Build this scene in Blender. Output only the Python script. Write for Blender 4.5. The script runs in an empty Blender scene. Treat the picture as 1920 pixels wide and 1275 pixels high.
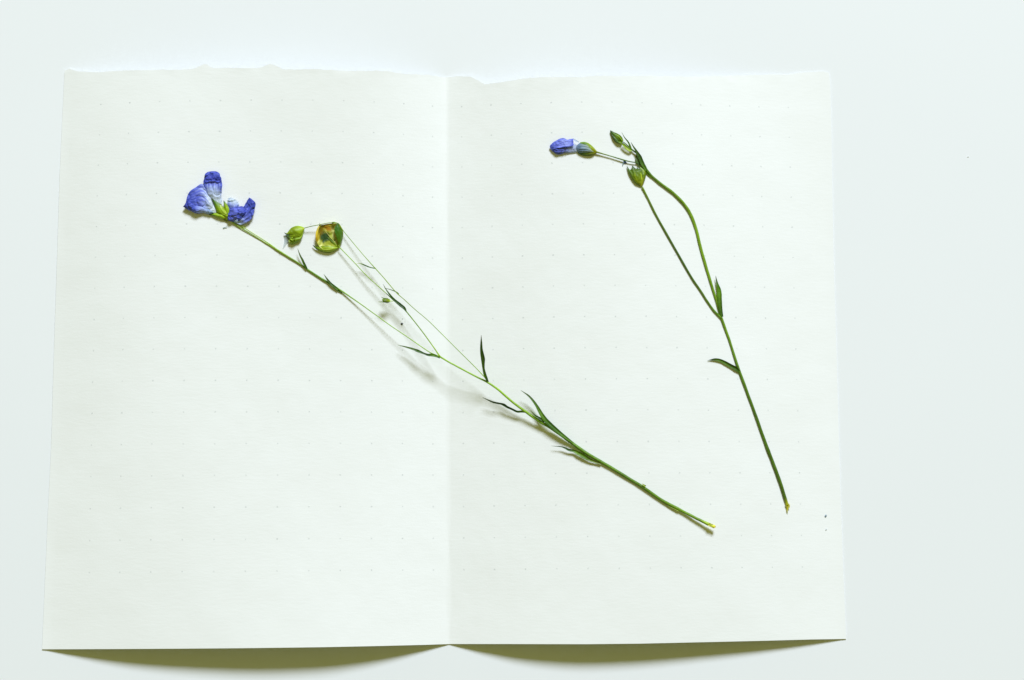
import bpy, math, random
import numpy as np
from mathutils import Vector, noise as mnoise

random.seed(7)
scene = bpy.context.scene
MM = 0.001
PXMM = 0.0855            # millimetres covered by one photo pixel on the paper

# ------------------------------------------------------------------ camera
CAM_LOC = np.array([-2.2448, -40.7839, 322.8283])      # millimetres
CAM_ROT = (0.1235, -0.0384, -0.0081)
LENS = 70.0
cam = bpy.data.cameras.new('camera')
cam.lens = LENS
cam.sensor_width = 36.0
cam.clip_start = 0.01
cam.clip_end = 20.0
cam_ob = bpy.data.objects.new('camera', cam)
cam_ob.location = tuple(CAM_LOC * MM)
cam_ob.rotation_euler = CAM_ROT
scene.collection.objects.link(cam_ob)
scene.camera = cam_ob
scene.render.resolution_x = 1024
scene.render.resolution_y = 680

# ------------------------------------------------------------------ light: warm dim room, cool window-like lamp from behind the sheet
world = bpy.data.worlds.new('World')
scene.world = world
world.use_nodes = True
bg = world.node_tree.nodes['Background']
bg.inputs['Color'].default_value = (0.245, 0.242, 0.070, 1)
bg.inputs['Strength'].default_value = 1.0

LIGHT_DIR = np.array([0.18, 0.765, 0.67])
LIGHT_DIR = LIGHT_DIR / np.linalg.norm(LIGHT_DIR)
key = bpy.data.lights.new('window_lamp', 'AREA')
key.shape = 'DISK'
key.size = 0.86
key.energy = 138.0
key.color = (0.778, 0.834, 0.985)
key_ob = bpy.data.objects.new('window_lamp', key)
key_ob.location = tuple(LIGHT_DIR * 3.0)
key_ob.rotation_euler = Vector(tuple(LIGHT_DIR)).to_track_quat('Z', 'Y').to_euler()
scene.collection.objects.link(key_ob)

scene.view_settings.view_transform = 'Standard'
scene.view_settings.look = 'None'
scene.view_settings.exposure = 0.0
scene.view_settings.gamma = 1.0
scene.view_settings.use_curve_mapping = False
scene.render.engine = 'CYCLES'

# ------------------------------------------------------------------ the sheet's shape (millimetres): two arched pages, a valley fold at x = 0
CL = [(5.32, .423, .51), (3.89, -.45, .356), (3.6, .30, .20)]      # left page: top edge, middle, bottom edge
CR = [(3.35, 1.13, -.14), (3.6, .50, -.06), (3.0, .50, .20)]
VN = (0.0, 9.0, 17.3)
ROWMM = 5.0 * 1.0142

def lag(v):
    a, b, c = VN
    return ((v-b)*(v-c)/((a-b)*(a-c)), (v-a)*(v-c)/((b-a)*(b-c)), (v-a)*(v-b)/((c-a)*(c-b)))

def row_of(y):
    return 7.5 - y / ROWMM

F = 1920 * LENS / 36.0
def _rot():
    rx, ry, rz = CAM_ROT
    Rx = np.array([[1,0,0],[0,math.cos(rx),-math.sin(rx)],[0,math.sin(rx),math.cos(rx)]])
    Ry = np.array([[math.cos(ry),0,math.sin(ry)],[0,1,0],[-math.sin(ry),0,math.cos(ry)]])
    Rz = np.array([[math.cos(rz),-math.sin(rz),0],[math.sin(rz),math.cos(rz),0],[0,0,1]])
    return Rz @ Ry @ Rx
ROT = _rot()

def at_z(px, py, z):
    d = ROT @ np.array([(px-960)/F, -(py-637.5)/F, -1.0])
    return CAM_LOC + d * ((z - CAM_LOC[2]) / d[2])

LEFT = [(121,133),(118,200),(112,330),(106,520),(100,700),(96.5,830),(90,960),(84,1100),(79,1217.5)]
RIGHT = [(1554,137),(1557,160),(1559,250),(1561,380),(1564,520),(1569,680),(1573,830),(1577,960),(1582,1090),(1586.5,1198)]

EDGE_L = np.array([at_z(p[0], p[1], .12) for p in LEFT])[::-1]
EDGE_R = np.array([at_z(p[0], p[1], .12) for p in RIGHT])[::-1]

def nz(x, y, z=0.0):
    return mnoise.noise(Vector((x, y, z)))

def zpaper(x, y):
    v = min(max(row_of(y), -1.5), 17.8)
    w = lag(v)
    C = CL if x < 0 else CR
    L = -np.interp(y, EDGE_L[:,1], EDGE_L[:,0]) if x < 0 else np.interp(y, EDGE_R[:,1], EDGE_R[:,0])
    t = abs(x) / L
    if t > 1.02:
        return 0.0
    t = min(t, 1.0)
    c = [sum(w[k] * C[k][j] for k in range(3)) for j in range(3)]
    z = c[0]*math.sin(math.pi*t) + c[1]*math.sin(2*math.pi*t) + c[2]*math.sin(3*math.pi*t)
    return max(max(z, 0.0) + 0.12 + .05*nz(x*.13, y*.13, 1.0) + .02*nz(x*.5, y*.5, 4.0), .17)

# ------------------------------------------------------------------ photo pixel -> point on (or above) the sheet
def at(px, py, h=0.0):
    """point h pixels' worth above the sheet under photo pixel (px, py)"""
    z = 2.0
    for _ in range(6):
        p = at_z(px, py, z)
        z = zpaper(p[0], p[1]) + h * PXMM
    return at_z(px, py, z)

ZB0 = at(643, 547, 3.5)[2]
ZB1 = at(1066, 826, 6)[2]
def zbridge(px):                      # the long stem spans the fold like a bridge
    return ZB0 + (ZB1 - ZB0) * (px - 643.0) / (1066 - 643.0)

def pts3(path):
    """(x, y, size, h) -> world points; h None = straight in z between neighbours, 'b' = on the bridge, ('b', d) = d px off it"""
    out, zs = [], []
    for p in path:
        h = p[3]
        if h is None: zs.append(None)
        elif h == 'b': zs.append(zbridge(p[0]))
        elif isinstance(h, tuple): zs.append(zbridge(p[0]) + h[1]*PXMM)
        else: zs.append(at(p[0], p[1], h)[2])
    d = [0]
    for a, b in zip(path, path[1:]): d.append(d[-1] + math.hypot(b[0]-a[0], b[1]-a[1]))
    kn = [i for i, z in enumerate(zs) if z is not None]
    zz = np.interp(d, [d[i] for i in kn], [zs[i] for i in kn])
    return np.array([at_z(p[0], p[1], z) for p, z in zip(path, zz)])

def catmull(P, n):
    P = np.asarray(P, float)
    Q = np.vstack([2*P[0]-P[1], P, 2*P[-1]-P[-2]])
    out = []
    for i in range(1, len(Q)-2):
        p0, p1, p2, p3 = Q[i-1], Q[i], Q[i+1], Q[i+2]
        for k in range(n):
            t = k / n
            out.append(.5*((2*p1)+(-p0+p2)*t+(2*p0-5*p1+4*p2-p3)*t*t+(-p0+3*p1-3*p2+p3)*t**3))
    out.append(Q[-2])
    return np.array(out)

GREEN = np.array([1.08, 1.06, .45])
def green(c):
    c = np.asarray(c, float)
    k = min(1.0, max(0.0, (c[0]-.25)/.25))
    return c * (GREEN*(1-k) + k)

# ------------------------------------------------------------------ materials
def new_mat(name):
    m = bpy.data.materials.new(name); m.use_nodes = True
    nt = m.node_tree; b = nt.nodes['Principled BSDF']
    return m, nt, b

def N(nt, kind, **kw):
    n = nt.nodes.new(kind)
    for k, v in kw.items(): setattr(n, k, v)
    return n

def mathn(nt, op, a, b=None, c=None):
    n = N(nt, 'ShaderNodeMath', operation=op)
    for i, v in enumerate((a, b, c)):
        if v is None: continue
        if isinstance(v, (int, float)): n.inputs[i].default_value = v
        else: nt.links.new(v, n.inputs[i])
    return n.outputs[0]

def mat_plant(name, rough, trans, nscale, namp, bump, coat=0.0):
    m, nt, b = new_mat(name)
    at_ = N(nt, 'ShaderNodeAttribute', attribute_name='Col')
    geo = N(nt, 'ShaderNodeTexCoord')
    no = N(nt, 'ShaderNodeTexNoise'); no.inputs['Scale'].default_value = nscale; no.inputs['Detail'].default_value = 5
    nt.links.new(geo.outputs['Object'], no.inputs['Vector'])
    f = mathn(nt, 'MULTIPLY_ADD', no.outputs['Fac'], namp*2, 1-namp)
    mul = N(nt, 'ShaderNodeVectorMath', operation='SCALE')
    nt.links.new(at_.outputs['Color'], mul.inputs[0]); nt.links.new(f, mul.inputs['Scale'])
    nt.links.new(mul.outputs[0], b.inputs['Base Color'])
    b.inputs['Roughness'].default_value = rough
    b.inputs['Specular IOR Level'].default_value = 0.4
    bp = N(nt, 'ShaderNodeBump'); bp.inputs['Strength'].default_value = bump; bp.inputs['Distance'].default_value = 0.0002
    nt.links.new(no.outputs['Fac'], bp.inputs['Height']); nt.links.new(bp.outputs[0], b.inputs['Normal'])
    if trans:
        tr = N(nt, 'ShaderNodeBsdfTranslucent'); nt.links.new(mul.outputs[0], tr.inputs['Color'])
        mx = N(nt, 'ShaderNodeMixShader'); mx.inputs[0].default_value = trans
        nt.links.new(b.outputs[0], mx.inputs[1]); nt.links.new(tr.outputs[0], mx.inputs[2])
        nt.links.new(mx.outputs[0], nt.nodes['Material Output'].inputs['Surface'])
    return m

M_STEM = mat_plant('stem_skin', .42, 0, 1500, .22, .35)
M_LEAF = mat_plant('leaf_skin', .45, .18, 1800, .25, .4)
M_PETAL = mat_plant('petal_skin', .55, .22, 2200, .12, .5)
M_VEIL = mat_plant('petal_membrane', .6, .5, 2000, .1, .3)
M_CRUMB = mat_plant('crumb', .8, 0, 4000, .3, .5)

def mat_paper():
    m, nt, b = new_mat('dotted_paper')
    L = nt.links
    uv = N(nt, 'ShaderNodeUVMap', uv_map='dots')
    # jitter a little so that the printed dots are not perfect
    j = N(nt, 'ShaderNodeTexNoise'); j.inputs['Scale'].default_value = 14; j.inputs['Detail'].default_value = 2
    L.new(uv.outputs[0], j.inputs['Vector'])
    js = N(nt, 'ShaderNodeVectorMath', operation='MULTIPLY_ADD')
    js.inputs[1].default_value = (.05, .05, 0); js.inputs[2].default_value = (-.025, -.025, 0)
    L.new(j.outputs['Color'], js.inputs[0])
    ad = N(nt, 'ShaderNodeVectorMath', operation='ADD'); L.new(uv.outputs[0], ad.inputs[0]); L.new(js.outputs[0], ad.inputs[1])
    half = N(nt, 'ShaderNodeVectorMath', operation='ADD'); half.inputs[1].default_value = (.5, .5, 0); L.new(ad.outputs[0], half.inputs[0])
    fl = N(nt, 'ShaderNodeVectorMath', operation='FLOOR'); L.new(half.outputs[0], fl.inputs[0])
    df = N(nt, 'ShaderNodeVectorMath', operation='SUBTRACT'); L.new(ad.outputs[0], df.inputs[0]); L.new(fl.outputs[0], df.inputs[1])
    ln = N(nt, 'ShaderNodeVectorMath', operation='LENGTH'); L.new(df.outputs[0], ln.inputs[0])
    mr = N(nt, 'ShaderNodeMapRange', interpolation_type='SMOOTHSTEP')
    mr.inputs['From Min'].default_value = .038; mr.inputs['From Max'].default_value = .012
    L.new(ln.outputs['Value'], mr.inputs['Value'])
    wn = N(nt, 'ShaderNodeTexWhiteNoise', noise_dimensions='2D'); L.new(fl.outputs[0], wn.inputs['Vector'])
    st = mathn(nt, 'MULTIPLY_ADD', wn.outputs['Value'], .16, .17)
    sp = N(nt, 'ShaderNodeSeparateXYZ'); L.new(fl.outputs[0], sp.inputs[0])
    def inside(o, hi):
        a = mathn(nt, 'GREATER_THAN', o, -.5); c = mathn(nt, 'LESS_THAN', o, hi + .5)
        return mathn(nt, 'MULTIPLY', a, c)
    ok = mathn(nt, 'MULTIPLY', inside(sp.outputs[0], 23), inside(sp.outputs[1], 15))
    dot = mathn(nt, 'MULTIPLY', mathn(nt, 'MULTIPLY', mr.outputs[0], st), ok)
    # sparse stray print specks
    vo = N(nt, 'ShaderNodeTexVoronoi'); vo.inputs['Scale'].default_value = .7
    L.new(uv.outputs[0], vo.inputs['Vector'])
    sk = N(nt, 'ShaderNodeMapRange', interpolation_type='SMOOTHSTEP')
    sk.inputs['From Min'].default_value = .016; sk.inputs['From Max'].default_value = .007
    L.new(vo.outputs['Distance'], sk.inputs['Value'])
    spc = N(nt, 'ShaderNodeSeparateColor'); L.new(vo.outputs['Color'], spc.inputs[0])
    skg = mathn(nt, 'MULTIPLY', mathn(nt, 'MULTIPLY', sk.outputs[0], mathn(nt, 'GREATER_THAN', spc.outputs[0], .62)), .16)
    dd = mathn(nt, 'MAXIMUM', dot, skg)
    # cloudy fibre tone of the sheet
    cl = N(nt, 'ShaderNodeTexNoise'); cl.inputs['Scale'].default_value = .55; cl.inputs['Detail'].default_value = 5
    L.new(uv.outputs[0], cl.inputs['Vector'])
    base = N(nt, 'ShaderNodeMix', data_type='RGBA')
    base.inputs['A'].default_value = (.825, .840, .812, 1); base.inputs['B'].default_value = (.860, .880, .862, 1)
    L.new(cl.outputs['Fac'], base.inputs['Factor'])
    mx = N(nt, 'ShaderNodeMix', data_type='RGBA'); mx.inputs['B'].default_value = (.20, .24, .24, 1)
    L.new(dd, mx.inputs['Factor']); L.new(base.outputs['Result'], mx.inputs['A'])
    L.new(mx.outputs['Result'], b.inputs['Base Color'])
    b.inputs['Roughness'].default_value = .85; b.inputs['Specular IOR Level'].default_value = .15
    # laid texture: short horizontal fibres
    mp = N(nt, 'ShaderNodeMapping'); mp.inputs['Scale'].default_value = (3.2, 11, 1)
    L.new(uv.outputs[0], mp.inputs['Vector'])
    n1 = N(nt, 'ShaderNodeTexNoise'); n1.inputs['Scale'].default_value = 1.0; n1.inputs['Detail'].default_value = 4; n1.inputs['Roughness'].default_value = .6
    L.new(mp.outputs[0], n1.inputs['Vector'])
    n2 = N(nt, 'ShaderNodeTexNoise'); n2.inputs['Scale'].default_value = 16; n2.inputs['Detail'].default_value = 2
    L.new(uv.outputs[0], n2.inputs['Vector'])
    hh = mathn(nt, 'MULTIPLY_ADD', n2.outputs['Fac'], .35, n1.outputs['Fac'])
    bp = N(nt, 'ShaderNodeBump'); bp.inputs['Strength'].default_value = .15; bp.inputs['Distance'].default_value = .00012
    L.new(hh, bp.inputs['Height']); L.new(bp.outputs[0], b.inputs['Normal'])
    return m
M_PAPER = mat_paper()

def mat_table():
    m, nt, b = new_mat('white_laminate')
    L = nt.links
    g = N(nt, 'ShaderNodeTexCoord')
    n = N(nt, 'ShaderNodeTexNoise'); n.inputs['Scale'].default_value = 22; n.inputs['Detail'].default_value = 4
    L.new(g.outputs['Object'], n.inputs['Vector'])
    mx = N(nt, 'ShaderNodeMix', data_type='RGBA')
    mx.inputs['A'].default_value = (.785, .810, .813, 1); mx.inputs['B'].default_value = (.805, .828, .831, 1)
    L.new(n.outputs['Fac'], mx.inputs['Factor']); L.new(mx.outputs['Result'], b.inputs['Base Color'])
    b.inputs['Roughness'].default_value = .4; b.inputs['Specular IOR Level'].default_value = .2
    return m
M_TABLE = mat_table()

# ------------------------------------------------------------------ object helpers
def mesh_obj(name, V, Fc, mat, parent=None, cols=None, smooth=True):
    base = np.array(parent['_o']) if parent is not None and '_o' in parent else np.zeros(3)
    me = bpy.data.meshes.new(name)
    me.from_pydata([tuple((np.asarray(v) - base) * MM) for v in V], [], [tuple(f) for f in Fc])
    if cols is not None:
        ca = me.color_attributes.new('Col', 'FLOAT_COLOR', 'POINT')
        for i, c in enumerate(cols): ca.data[i].color = (max(c[0],.001), max(c[1],.001), max(c[2],.001), 1)
    me.materials.append(mat)
    if smooth: me.polygons.foreach_set('use_smooth', [True]*len(me.polygons))
    me.update()
    o = bpy.data.objects.new(name, me)
    scene.collection.objects.link(o)
    if parent is not None:
        o.parent = parent
        o['_o'] = [float(x) for x in base]
    return o

def thing(name, label, cat, loc, group=None):
    o = bpy.data.objects.new(name, None)
    o.empty_display_size = .005
    o.location = tuple(np.asarray(loc) * MM)
    o['_o'] = [float(x) for x in loc]
    o['label'] = label; o['category'] = cat
    if group: o['group'] = group
    scene.collection.objects.link(o)
    return o

def ramp(stops, t):
    if t <= stops[0][0]: return np.array(stops[0][1], float)
    for (a, ca), (b, cb) in zip(stops, stops[1:]):
        if t <= b: return np.array(ca, float) + (np.array(cb, float) - np.array(ca, float)) * (t-a)/(b-a)
    return np.array(stops[-1][1], float)

def tube(name, path, stops, parent, mat=None, sides=12, flat=.85, n=7, ridge=.05, seed=0.0, capend=0.0):
    """swept stem; path of (px, py, radius px, h); stops = colour along the length"""
    P = catmull(pts3(path), n)
    R = np.interp(np.linspace(0, len(path)-1, len(P)), range(len(path)), [p[2] * (.74 if p[2] < 1.6 else .84) for p in path]) * PXMM
    V, Fc, C = [], [], []
    up = np.array([0, 0, 1.0])
    for i, p in enumerate(P):
        t = P[min(i+1, len(P)-1)] - P[max(i-1, 0)]; t /= np.linalg.norm(t) + 1e-12
        s = np.cross(t, up); s /= np.linalg.norm(s) + 1e-12
        u = np.cross(s, t)
        f = i / (len(P)-1)
        col = green(ramp(stops, f))
        for k in range(sides):
            a = 2*math.pi*k/sides
            r = R[i] * (1 + ridge*math.cos(4*a + seed) + .16*nz(i*.30+seed, k*.15, 3.1))
            V.append(p + s*r*math.cos(a) + u*r*flat*math.sin(a))
            C.append(col * 1.28 * (1 + .30*nz(i*.22 + seed, math.cos(a)*.9, math.sin(a)*.9) + .22*nz(i*.05+seed, 5.5)))
    m = len(P)
    for i in range(m-1):
        for k in range(sides):
            a, b = i*sides+k, i*sides+(k+1) % sides
            Fc.append((a, b, b+sides, a+sides))
    for e, i in ((0, 0), (1, m-1)):
        V.append(P[i] + (P[i]-P[i-1 if e else 1]) * capend); C.append(green(ramp(stops, e)))
        ci = len(V)-1
        for k in range(sides):
            a, b = i*sides+k, i*sides+(k+1) % sides
            Fc.append((ci, b, a) if not e else (ci, a, b))
    return mesh_obj(name, V, Fc, mat or M_STEM, parent, C)

def rim_faces(V, C, Fc, off, nr, nu):
    """close the edge between the upper and the lower sheet with vertices of its own, so that the edge stays crisp"""
    loop = [k for k in range(nu)] + [i*nu+nu-1 for i in range(1, nr)] + [(nr-1)*nu+k for k in range(nu-2, -1, -1)] + [i*nu for i in range(nr-2, 0, -1)]
    b = len(V); n = len(loop)
    for a in loop:
        V.append(V[a]); V.append(V[off+a])
        if C is not None: C.append(C[a]); C.append(C[a])
    for k in range(n):
        k2 = (k+1) % n
        Fc.append((b+2*k, b+2*k+1, b+2*k2+1, b+2*k2))
    return loop

def leaf(name, path, stops, parent, mat=None, camber=.35, roll=0.0, th=.10, n=7, m=7, seed=0.0, wav=.12):
    """narrow leaf blade; path of (px, py, full width px, h), base first; camber lifts the edges (V fold), roll turns it about its length"""
    P = catmull(pts3(path), n)
    W = np.interp(np.linspace(0, len(path)-1, len(P)), range(len(path)), [p[2] for p in path]) * PXMM * .5
    up = np.array([0, 0, 1.0])
    V, Fc, C = [], [], []
    cr, sr = math.cos(roll), math.sin(roll)
    for side in (0, 1):
        for i, p in enumerate(P):
            t = P[min(i+1, len(P)-1)] - P[max(i-1, 0)]; t /= np.linalg.norm(t) + 1e-12
            s = np.cross(t, up); s /= np.linalg.norm(s) + 1e-12
            u = np.cross(s, t)
            s2, u2 = s*cr + u*sr, u*cr - s*sr
            f = i / (len(P)-1)
            for k in range(m):
                x = -1 + 2*k/(m-1)
                w = W[i] * (1 + wav*nz(f*5+seed, x*1.2+seed, .7))
                hh = camber*abs(x)**1.3 * W[i] + .10*W[i]*nz(f*9+seed, x*2, 2.2)
                q = p + s2*(x*w) + u2*hh
                if side: q = q - u2*th*(1-.6*abs(x))*min(1, W[i]/.12)
                V.append(q)
                c = (ramp(stops, f) if mat else green(ramp(stops, f))) * (1 + .22*nz(f*6+seed, x*2.5, 5.0))
                if abs(x) < .2: c = c*1.25 + np.array([.015, .02, .002])
                C.append(c)
    nr = len(P); off = nr*m
    for i in range(nr-1):
        for k in range(m-1):
            a = i*m+k
            Fc.append((a, a+1, a+m+1, a+m)); Fc.append((off+a, off+a+m, off+a+m+1, off+a+1))
    rim_faces(V, C, Fc, off, nr, m)
    return mesh_obj(name, V, Fc, mat or M_LEAF, parent, C)

HS = [0.7]          # how far pressed flat the flower heads are
def sheet(name, secs, colf, parent, mat=None, nu=22, nv=6, th=.07, crumple=0.0, vein=0.0, freq=5.0, seed=0.0, power=1.0, solid=False, edge=0.0, colxy=None, bow=0.0):
    """lofted blade or shell. secs: (lx, ly, rx, ry, hl, hm, hr) from base to tip, pixels; hm = height of the middle line.
    crumple / vein in px displace it along z; colf(u -1..1, v 0..1) gives its pigment"""
    S = catmull(np.array(secs, float), nv)
    nr = len(S)
    G = np.zeros((nr, nu, 3)); Hh = np.zeros((nr, nu)); C = []
    for i, q in enumerate(S):
        v = i/(nr-1)
        lx, ly, rx, ry, hl, hm, hr = q
        for k in range(nu):
            u = -1 + 2*k/(nu-1)
            e = abs(u)**(2*power)
            h = HS[0]*(hm*(1-e) + (hl if u < 0 else hr)*e)
            ex = edge*nz(u*3.3+seed, v*7.1, 8.2) * (abs(u)**3)
            x = (lx+rx)/2 + (rx-lx)/2*u; y = (ly+ry)/2 + (ry-ly)/2*u
            ln = math.hypot(rx-lx, ry-ly) + 1e-6
            x += (rx-lx)/ln*ex; y += (ry-ly)/ln*ex
            y += bow*(1-abs(u)**1.4 + .35*nz(u*4+seed, 1.1))*(1-v)**3
            env = min(1.0, ln/14.0)
            if crumple:
                a = nz(x*.062*freq/5+seed, y*.062*freq/5, seed)
                b = nz(x*.13*freq/5+seed*2, y*.13*freq/5, seed+3)
                c3 = nz(x*.05+seed*3, y*.05, seed+7)
                fold = 1 - min(1.0, abs(c3)*9)                     # a few sharp creases
                h += env*crumple*(.9*a + .42*(1-abs(b)*2) - .75*fold)
            if vein:
                h += env*vein*(.40*nz(u*freq*.75+seed, v*.9, seed+9) + .10*nz(u*freq*2.4+seed, v*1.2, seed+4))*math.sin(math.pi*min(1, v*.9+.1))
            Hh[i, k] = max(h, .6)
            G[i, k, :2] = (x, y)
            c = np.array(colf(u, v) if colxy is None else colxy(x, y), float)
            if mat is not None and mat.name.startswith('leaf') and c[2] < c[1]*.8: c = green(c)
            c = c*(1 + .16*nz(u*7+seed, v*1.6, seed))
            C.append(c)
    V = [at(G[i, k, 0], G[i, k, 1], Hh[i, k]) for i in range(nr) for k in range(nu)]
    if solid:
        B = [at(G[i, k, 0], G[i, k, 1], max(.25, min(Hh[i, k]-.3, .25 + .25*Hh[i, k]*abs(-1+2*k/(nu-1))**3))) for i in range(nr) for k in range(nu)]
    else:
        B = [v - np.array([0, 0, th]) for v in V]
    off = nr*nu
    V = V + B; C = C + C
    Fc = []
    for i in range(nr-1):
        for k in range(nu-1):
            a = i*nu+k
            Fc.append((a, a+1, a+nu+1, a+nu)); Fc.append((off+a, off+a+nu, off+a+nu+1, off+a+1))
    rim_faces(V, C, Fc, off, nr, nu)
    return mesh_obj(name, V, Fc, mat or M_PETAL, parent, C)

def Z(ox, oy, s):
    return lambda x, y: (ox + x/s, oy + y/s)

def sec(zf, lx, ly, rx, ry, hl, hm, hr):
    a = zf(lx, ly); b = zf(rx, ry)
    return (a[0], a[1], b[0], b[1], hl, hm, hr)

def zp(zf, rows):
    return [(*zf(r[0], r[1]), r[2], r[3]) for r in rows]

# ------------------------------------------------------------------ table
def build_table():
    x0, x1, y0, y1 = -330, 360, -300, 300
    nx = 2
    V = [(x0,y0,0),(x1,y0,0),(x1,y1,0),(x0,y1,0),(x0,y0,-25),(x1,y0,-25),(x1,y1,-25),(x0,y1,-25)]
    Fc = [(0,1,2,3),(7,6,5,4),(0,4,5,1),(1,5,6,2),(2,6,7,3),(3,7,4,0)]
    o = mesh_obj('table_top', V, Fc, M_TABLE, smooth=False)
    o['kind'] = 'structure'
    return o
build_table()

# ------------------------------------------------------------------ the folded sheet
TOP = [(121,133),(128,127),(134,132),(175,135.5),(220,133),(266,131),(330,130.5),(358,130),(372,126),(379,120.5),(386,119.5),(391,122.5),(397,127),(418,127.4),
       (440,126.6),(466,128.3),(489,126.6),(500,121.5),(507,119.5),(523,124.8),(532,130),(562,130),(580,129.2),(620,131),(650,132.8),(690,132.6),
       (729,133.3),(745,136),(760,139),(802,140),(831,144.8),(840,144.5),(858,142.7),(881,144),(890,147.5),(898,151.5),(908.5,158),(922,156.5),(941,153.8),(975,148),
       (1021,143.8),(1087,144.4),(1122,141.8),(1160,142.5),(1212,142),(1260,143.1),(1293,143.9),(1340,142.6),(1372,142),(1392,140.7),(1440,139.5),
       (1475,140),(1499,136.5),(1530,134.5),(1547,133.8),(1554,137)]
BOT = [(79,1217.5),(200,1217),(330,1216.3),(450,1215.4),(600,1213.5),(720,1211),(800,1209),(845,1207.5),(950,1207.5),(1100,1207.8),(1200,1206.8),(1300,1204.5),(1430,1201.5),(1520,1199),(1586.5,1198)]
def build_paper():
    Tw = np.array([at(*p) for p in TOP]); Bw = np.array([at(*p) for p in BOT])
    Lw = np.array([at_z(p[0], p[1], .12) for p in LEFT]); Rw = np.array([at_z(p[0], p[1], .12) for p in RIGHT])
    Tw = Tw[np.argsort(Tw[:,0])]; Bw = Bw[np.argsort(Bw[:,0])]
    yl, xl = Lw[::-1,1], Lw[::-1,0]; yr, xr = Rw[::-1,1], Rw[::-1,0]
    ns, nrw = 130, 130
    tt = np.linspace(0, 1, ns+1); tt = .0 + tt*.55 + tt**2.6*.45; tt = np.concatenate([[0, .0012], tt[1:]]); ns = len(tt)-1
    cols = list(-tt[::-1]) + list(tt[1:])
    nc = len(cols)
    V, UV = [], []
    def clean(s, f):
        # f: 0 bottom .. 1 top
        y = Bw[:,1].mean()*(1-f) + Tw[:,1].mean()*f
        for _ in range(3):
            xe = np.interp(y, yl, xl) if s < 0 else np.interp(y, yr, xr)
            x = abs(s)*xe
            yb = np.interp(x, Bw[:,0], Bw[:,1]); yt = np.interp(x, Tw[:,0], Tw[:,1])
            # ragged tear along the top
            yt += .10*nz(x*1.9, 3.3) + .07*nz(x*5.1, 7.7)
            y = yb*(1-f) + yt*f
        return x, y
    fr = list(np.linspace(0, .985, nrw-8)) + list(np.linspace(.985, 1, 9)[1:])
    th = .10
    top = []
    for f in fr:
        for s in cols:
            x, y = clean(s, f)
            z = zpaper(x, y)
            if f > .985:
                z += .05*((f-.985)/.015)*nz(x*.55, y*.4, 9.0)
            z = max(z, .17)
            top.append((x, y, z))
    nr = len(fr)
    T = np.array(top)
    # arc length along each row for the printed lattice
    Tg = T.reshape(nr, nc, 3)
    mid = ns
    U = np.zeros((nr, nc))
    dx = np.hypot(np.diff(Tg[:,:,0],axis=1), np.diff(Tg[:,:,2],axis=1))
    U[:, mid+1:] = np.cumsum(dx[:, mid:], axis=1)
    U[:, :mid] = -np.cumsum(dx[:, :mid][:, ::-1], axis=1)[:, ::-1]
    Uu = 11.505 + U/5.0
    Vv = 7.5 - Tg[:,:,1]/ROWMM
    bot = [(p[0], p[1], p[2] - th*(.25 if i >= (nr-1)*nc else 1)) for i, p in enumerate(top)]
    Vt = top + bot; off = nr*nc
    Fc = []
    for i in range(nr-1):
        for k in range(nc-1):
            a = i*nc+k
            Fc.append((a, a+1, a+nc+1, a+nc)); Fc.append((off+a, off+a+nc, off+a+nc+1, off+a+1))
    loop = rim_faces(Vt, None, Fc, off, nr, nc)
    o = mesh_obj('folded_paper_sheet', Vt, Fc, M_PAPER)
    me = o.data
    uvl = me.uv_layers.new(name='dots')
    ul, vl = np.repeat(Uu.ravel()[loop], 2), np.repeat(Vv.ravel()[loop] + 100, 2)
    uvs = np.stack([np.concatenate([Uu.ravel(), Uu.ravel(), ul]), np.concatenate([Vv.ravel(), Vv.ravel() + 100, vl])], 1)
    li = np.zeros(len(me.loops), dtype=np.int32); me.loops.foreach_get('vertex_index', li)
    uvl.data.foreach_set('uv', uvs[li].ravel())
    o['label'] = 'large white dot-grid paper sheet folded down its middle with a torn top edge'
    o['category'] = 'paper sheet'
    return o
build_paper()

# ------------------------------------------------------------------ pigments
DK = (.018, .062, .008); DG = (.035, .11, .010); MG = (.085, .20, .014); OL = (.13, .17, .010)
LG = (.20, .36, .025); LI = (.34, .50, .020); YE = (.66, .60, .03); PALE = (.72, .78, .30)
BD = (.040, .056, .42); BM = (.076, .112, .58); BL = (.17, .21, .75); BP = (.42, .52, .90); WH = (.74, .82, .88); GB = (.20, .33, .42)

def petal_col(stops, streak=.12, seed=0.0, rim=None, rw=.8, vmin=-1):
    def f(u, v):
        t = v + streak*nz(u*8+seed, v*1.3, seed+2) + .05*nz(u*20+seed, v*2.0, 6)
        c = ramp(stops, min(max(t, 0), 1))
        if rim is not None and v > vmin:
            k = max(0.0, (abs(u) + .12*nz(u*3, v*5, seed) - rw)/(1-rw)); k = min(1, k) * min(1, max(0, (v-vmin)*5))
            c = c*(1-k) + np.array(rim)*k
        return c
    return f

def flatc(*stops):
    st = [(i/(len(stops)-1) if len(stops) > 1 else 0, c) for i, c in enumerate(stops)]
    return lambda u, v: ramp(st, v)

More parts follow.
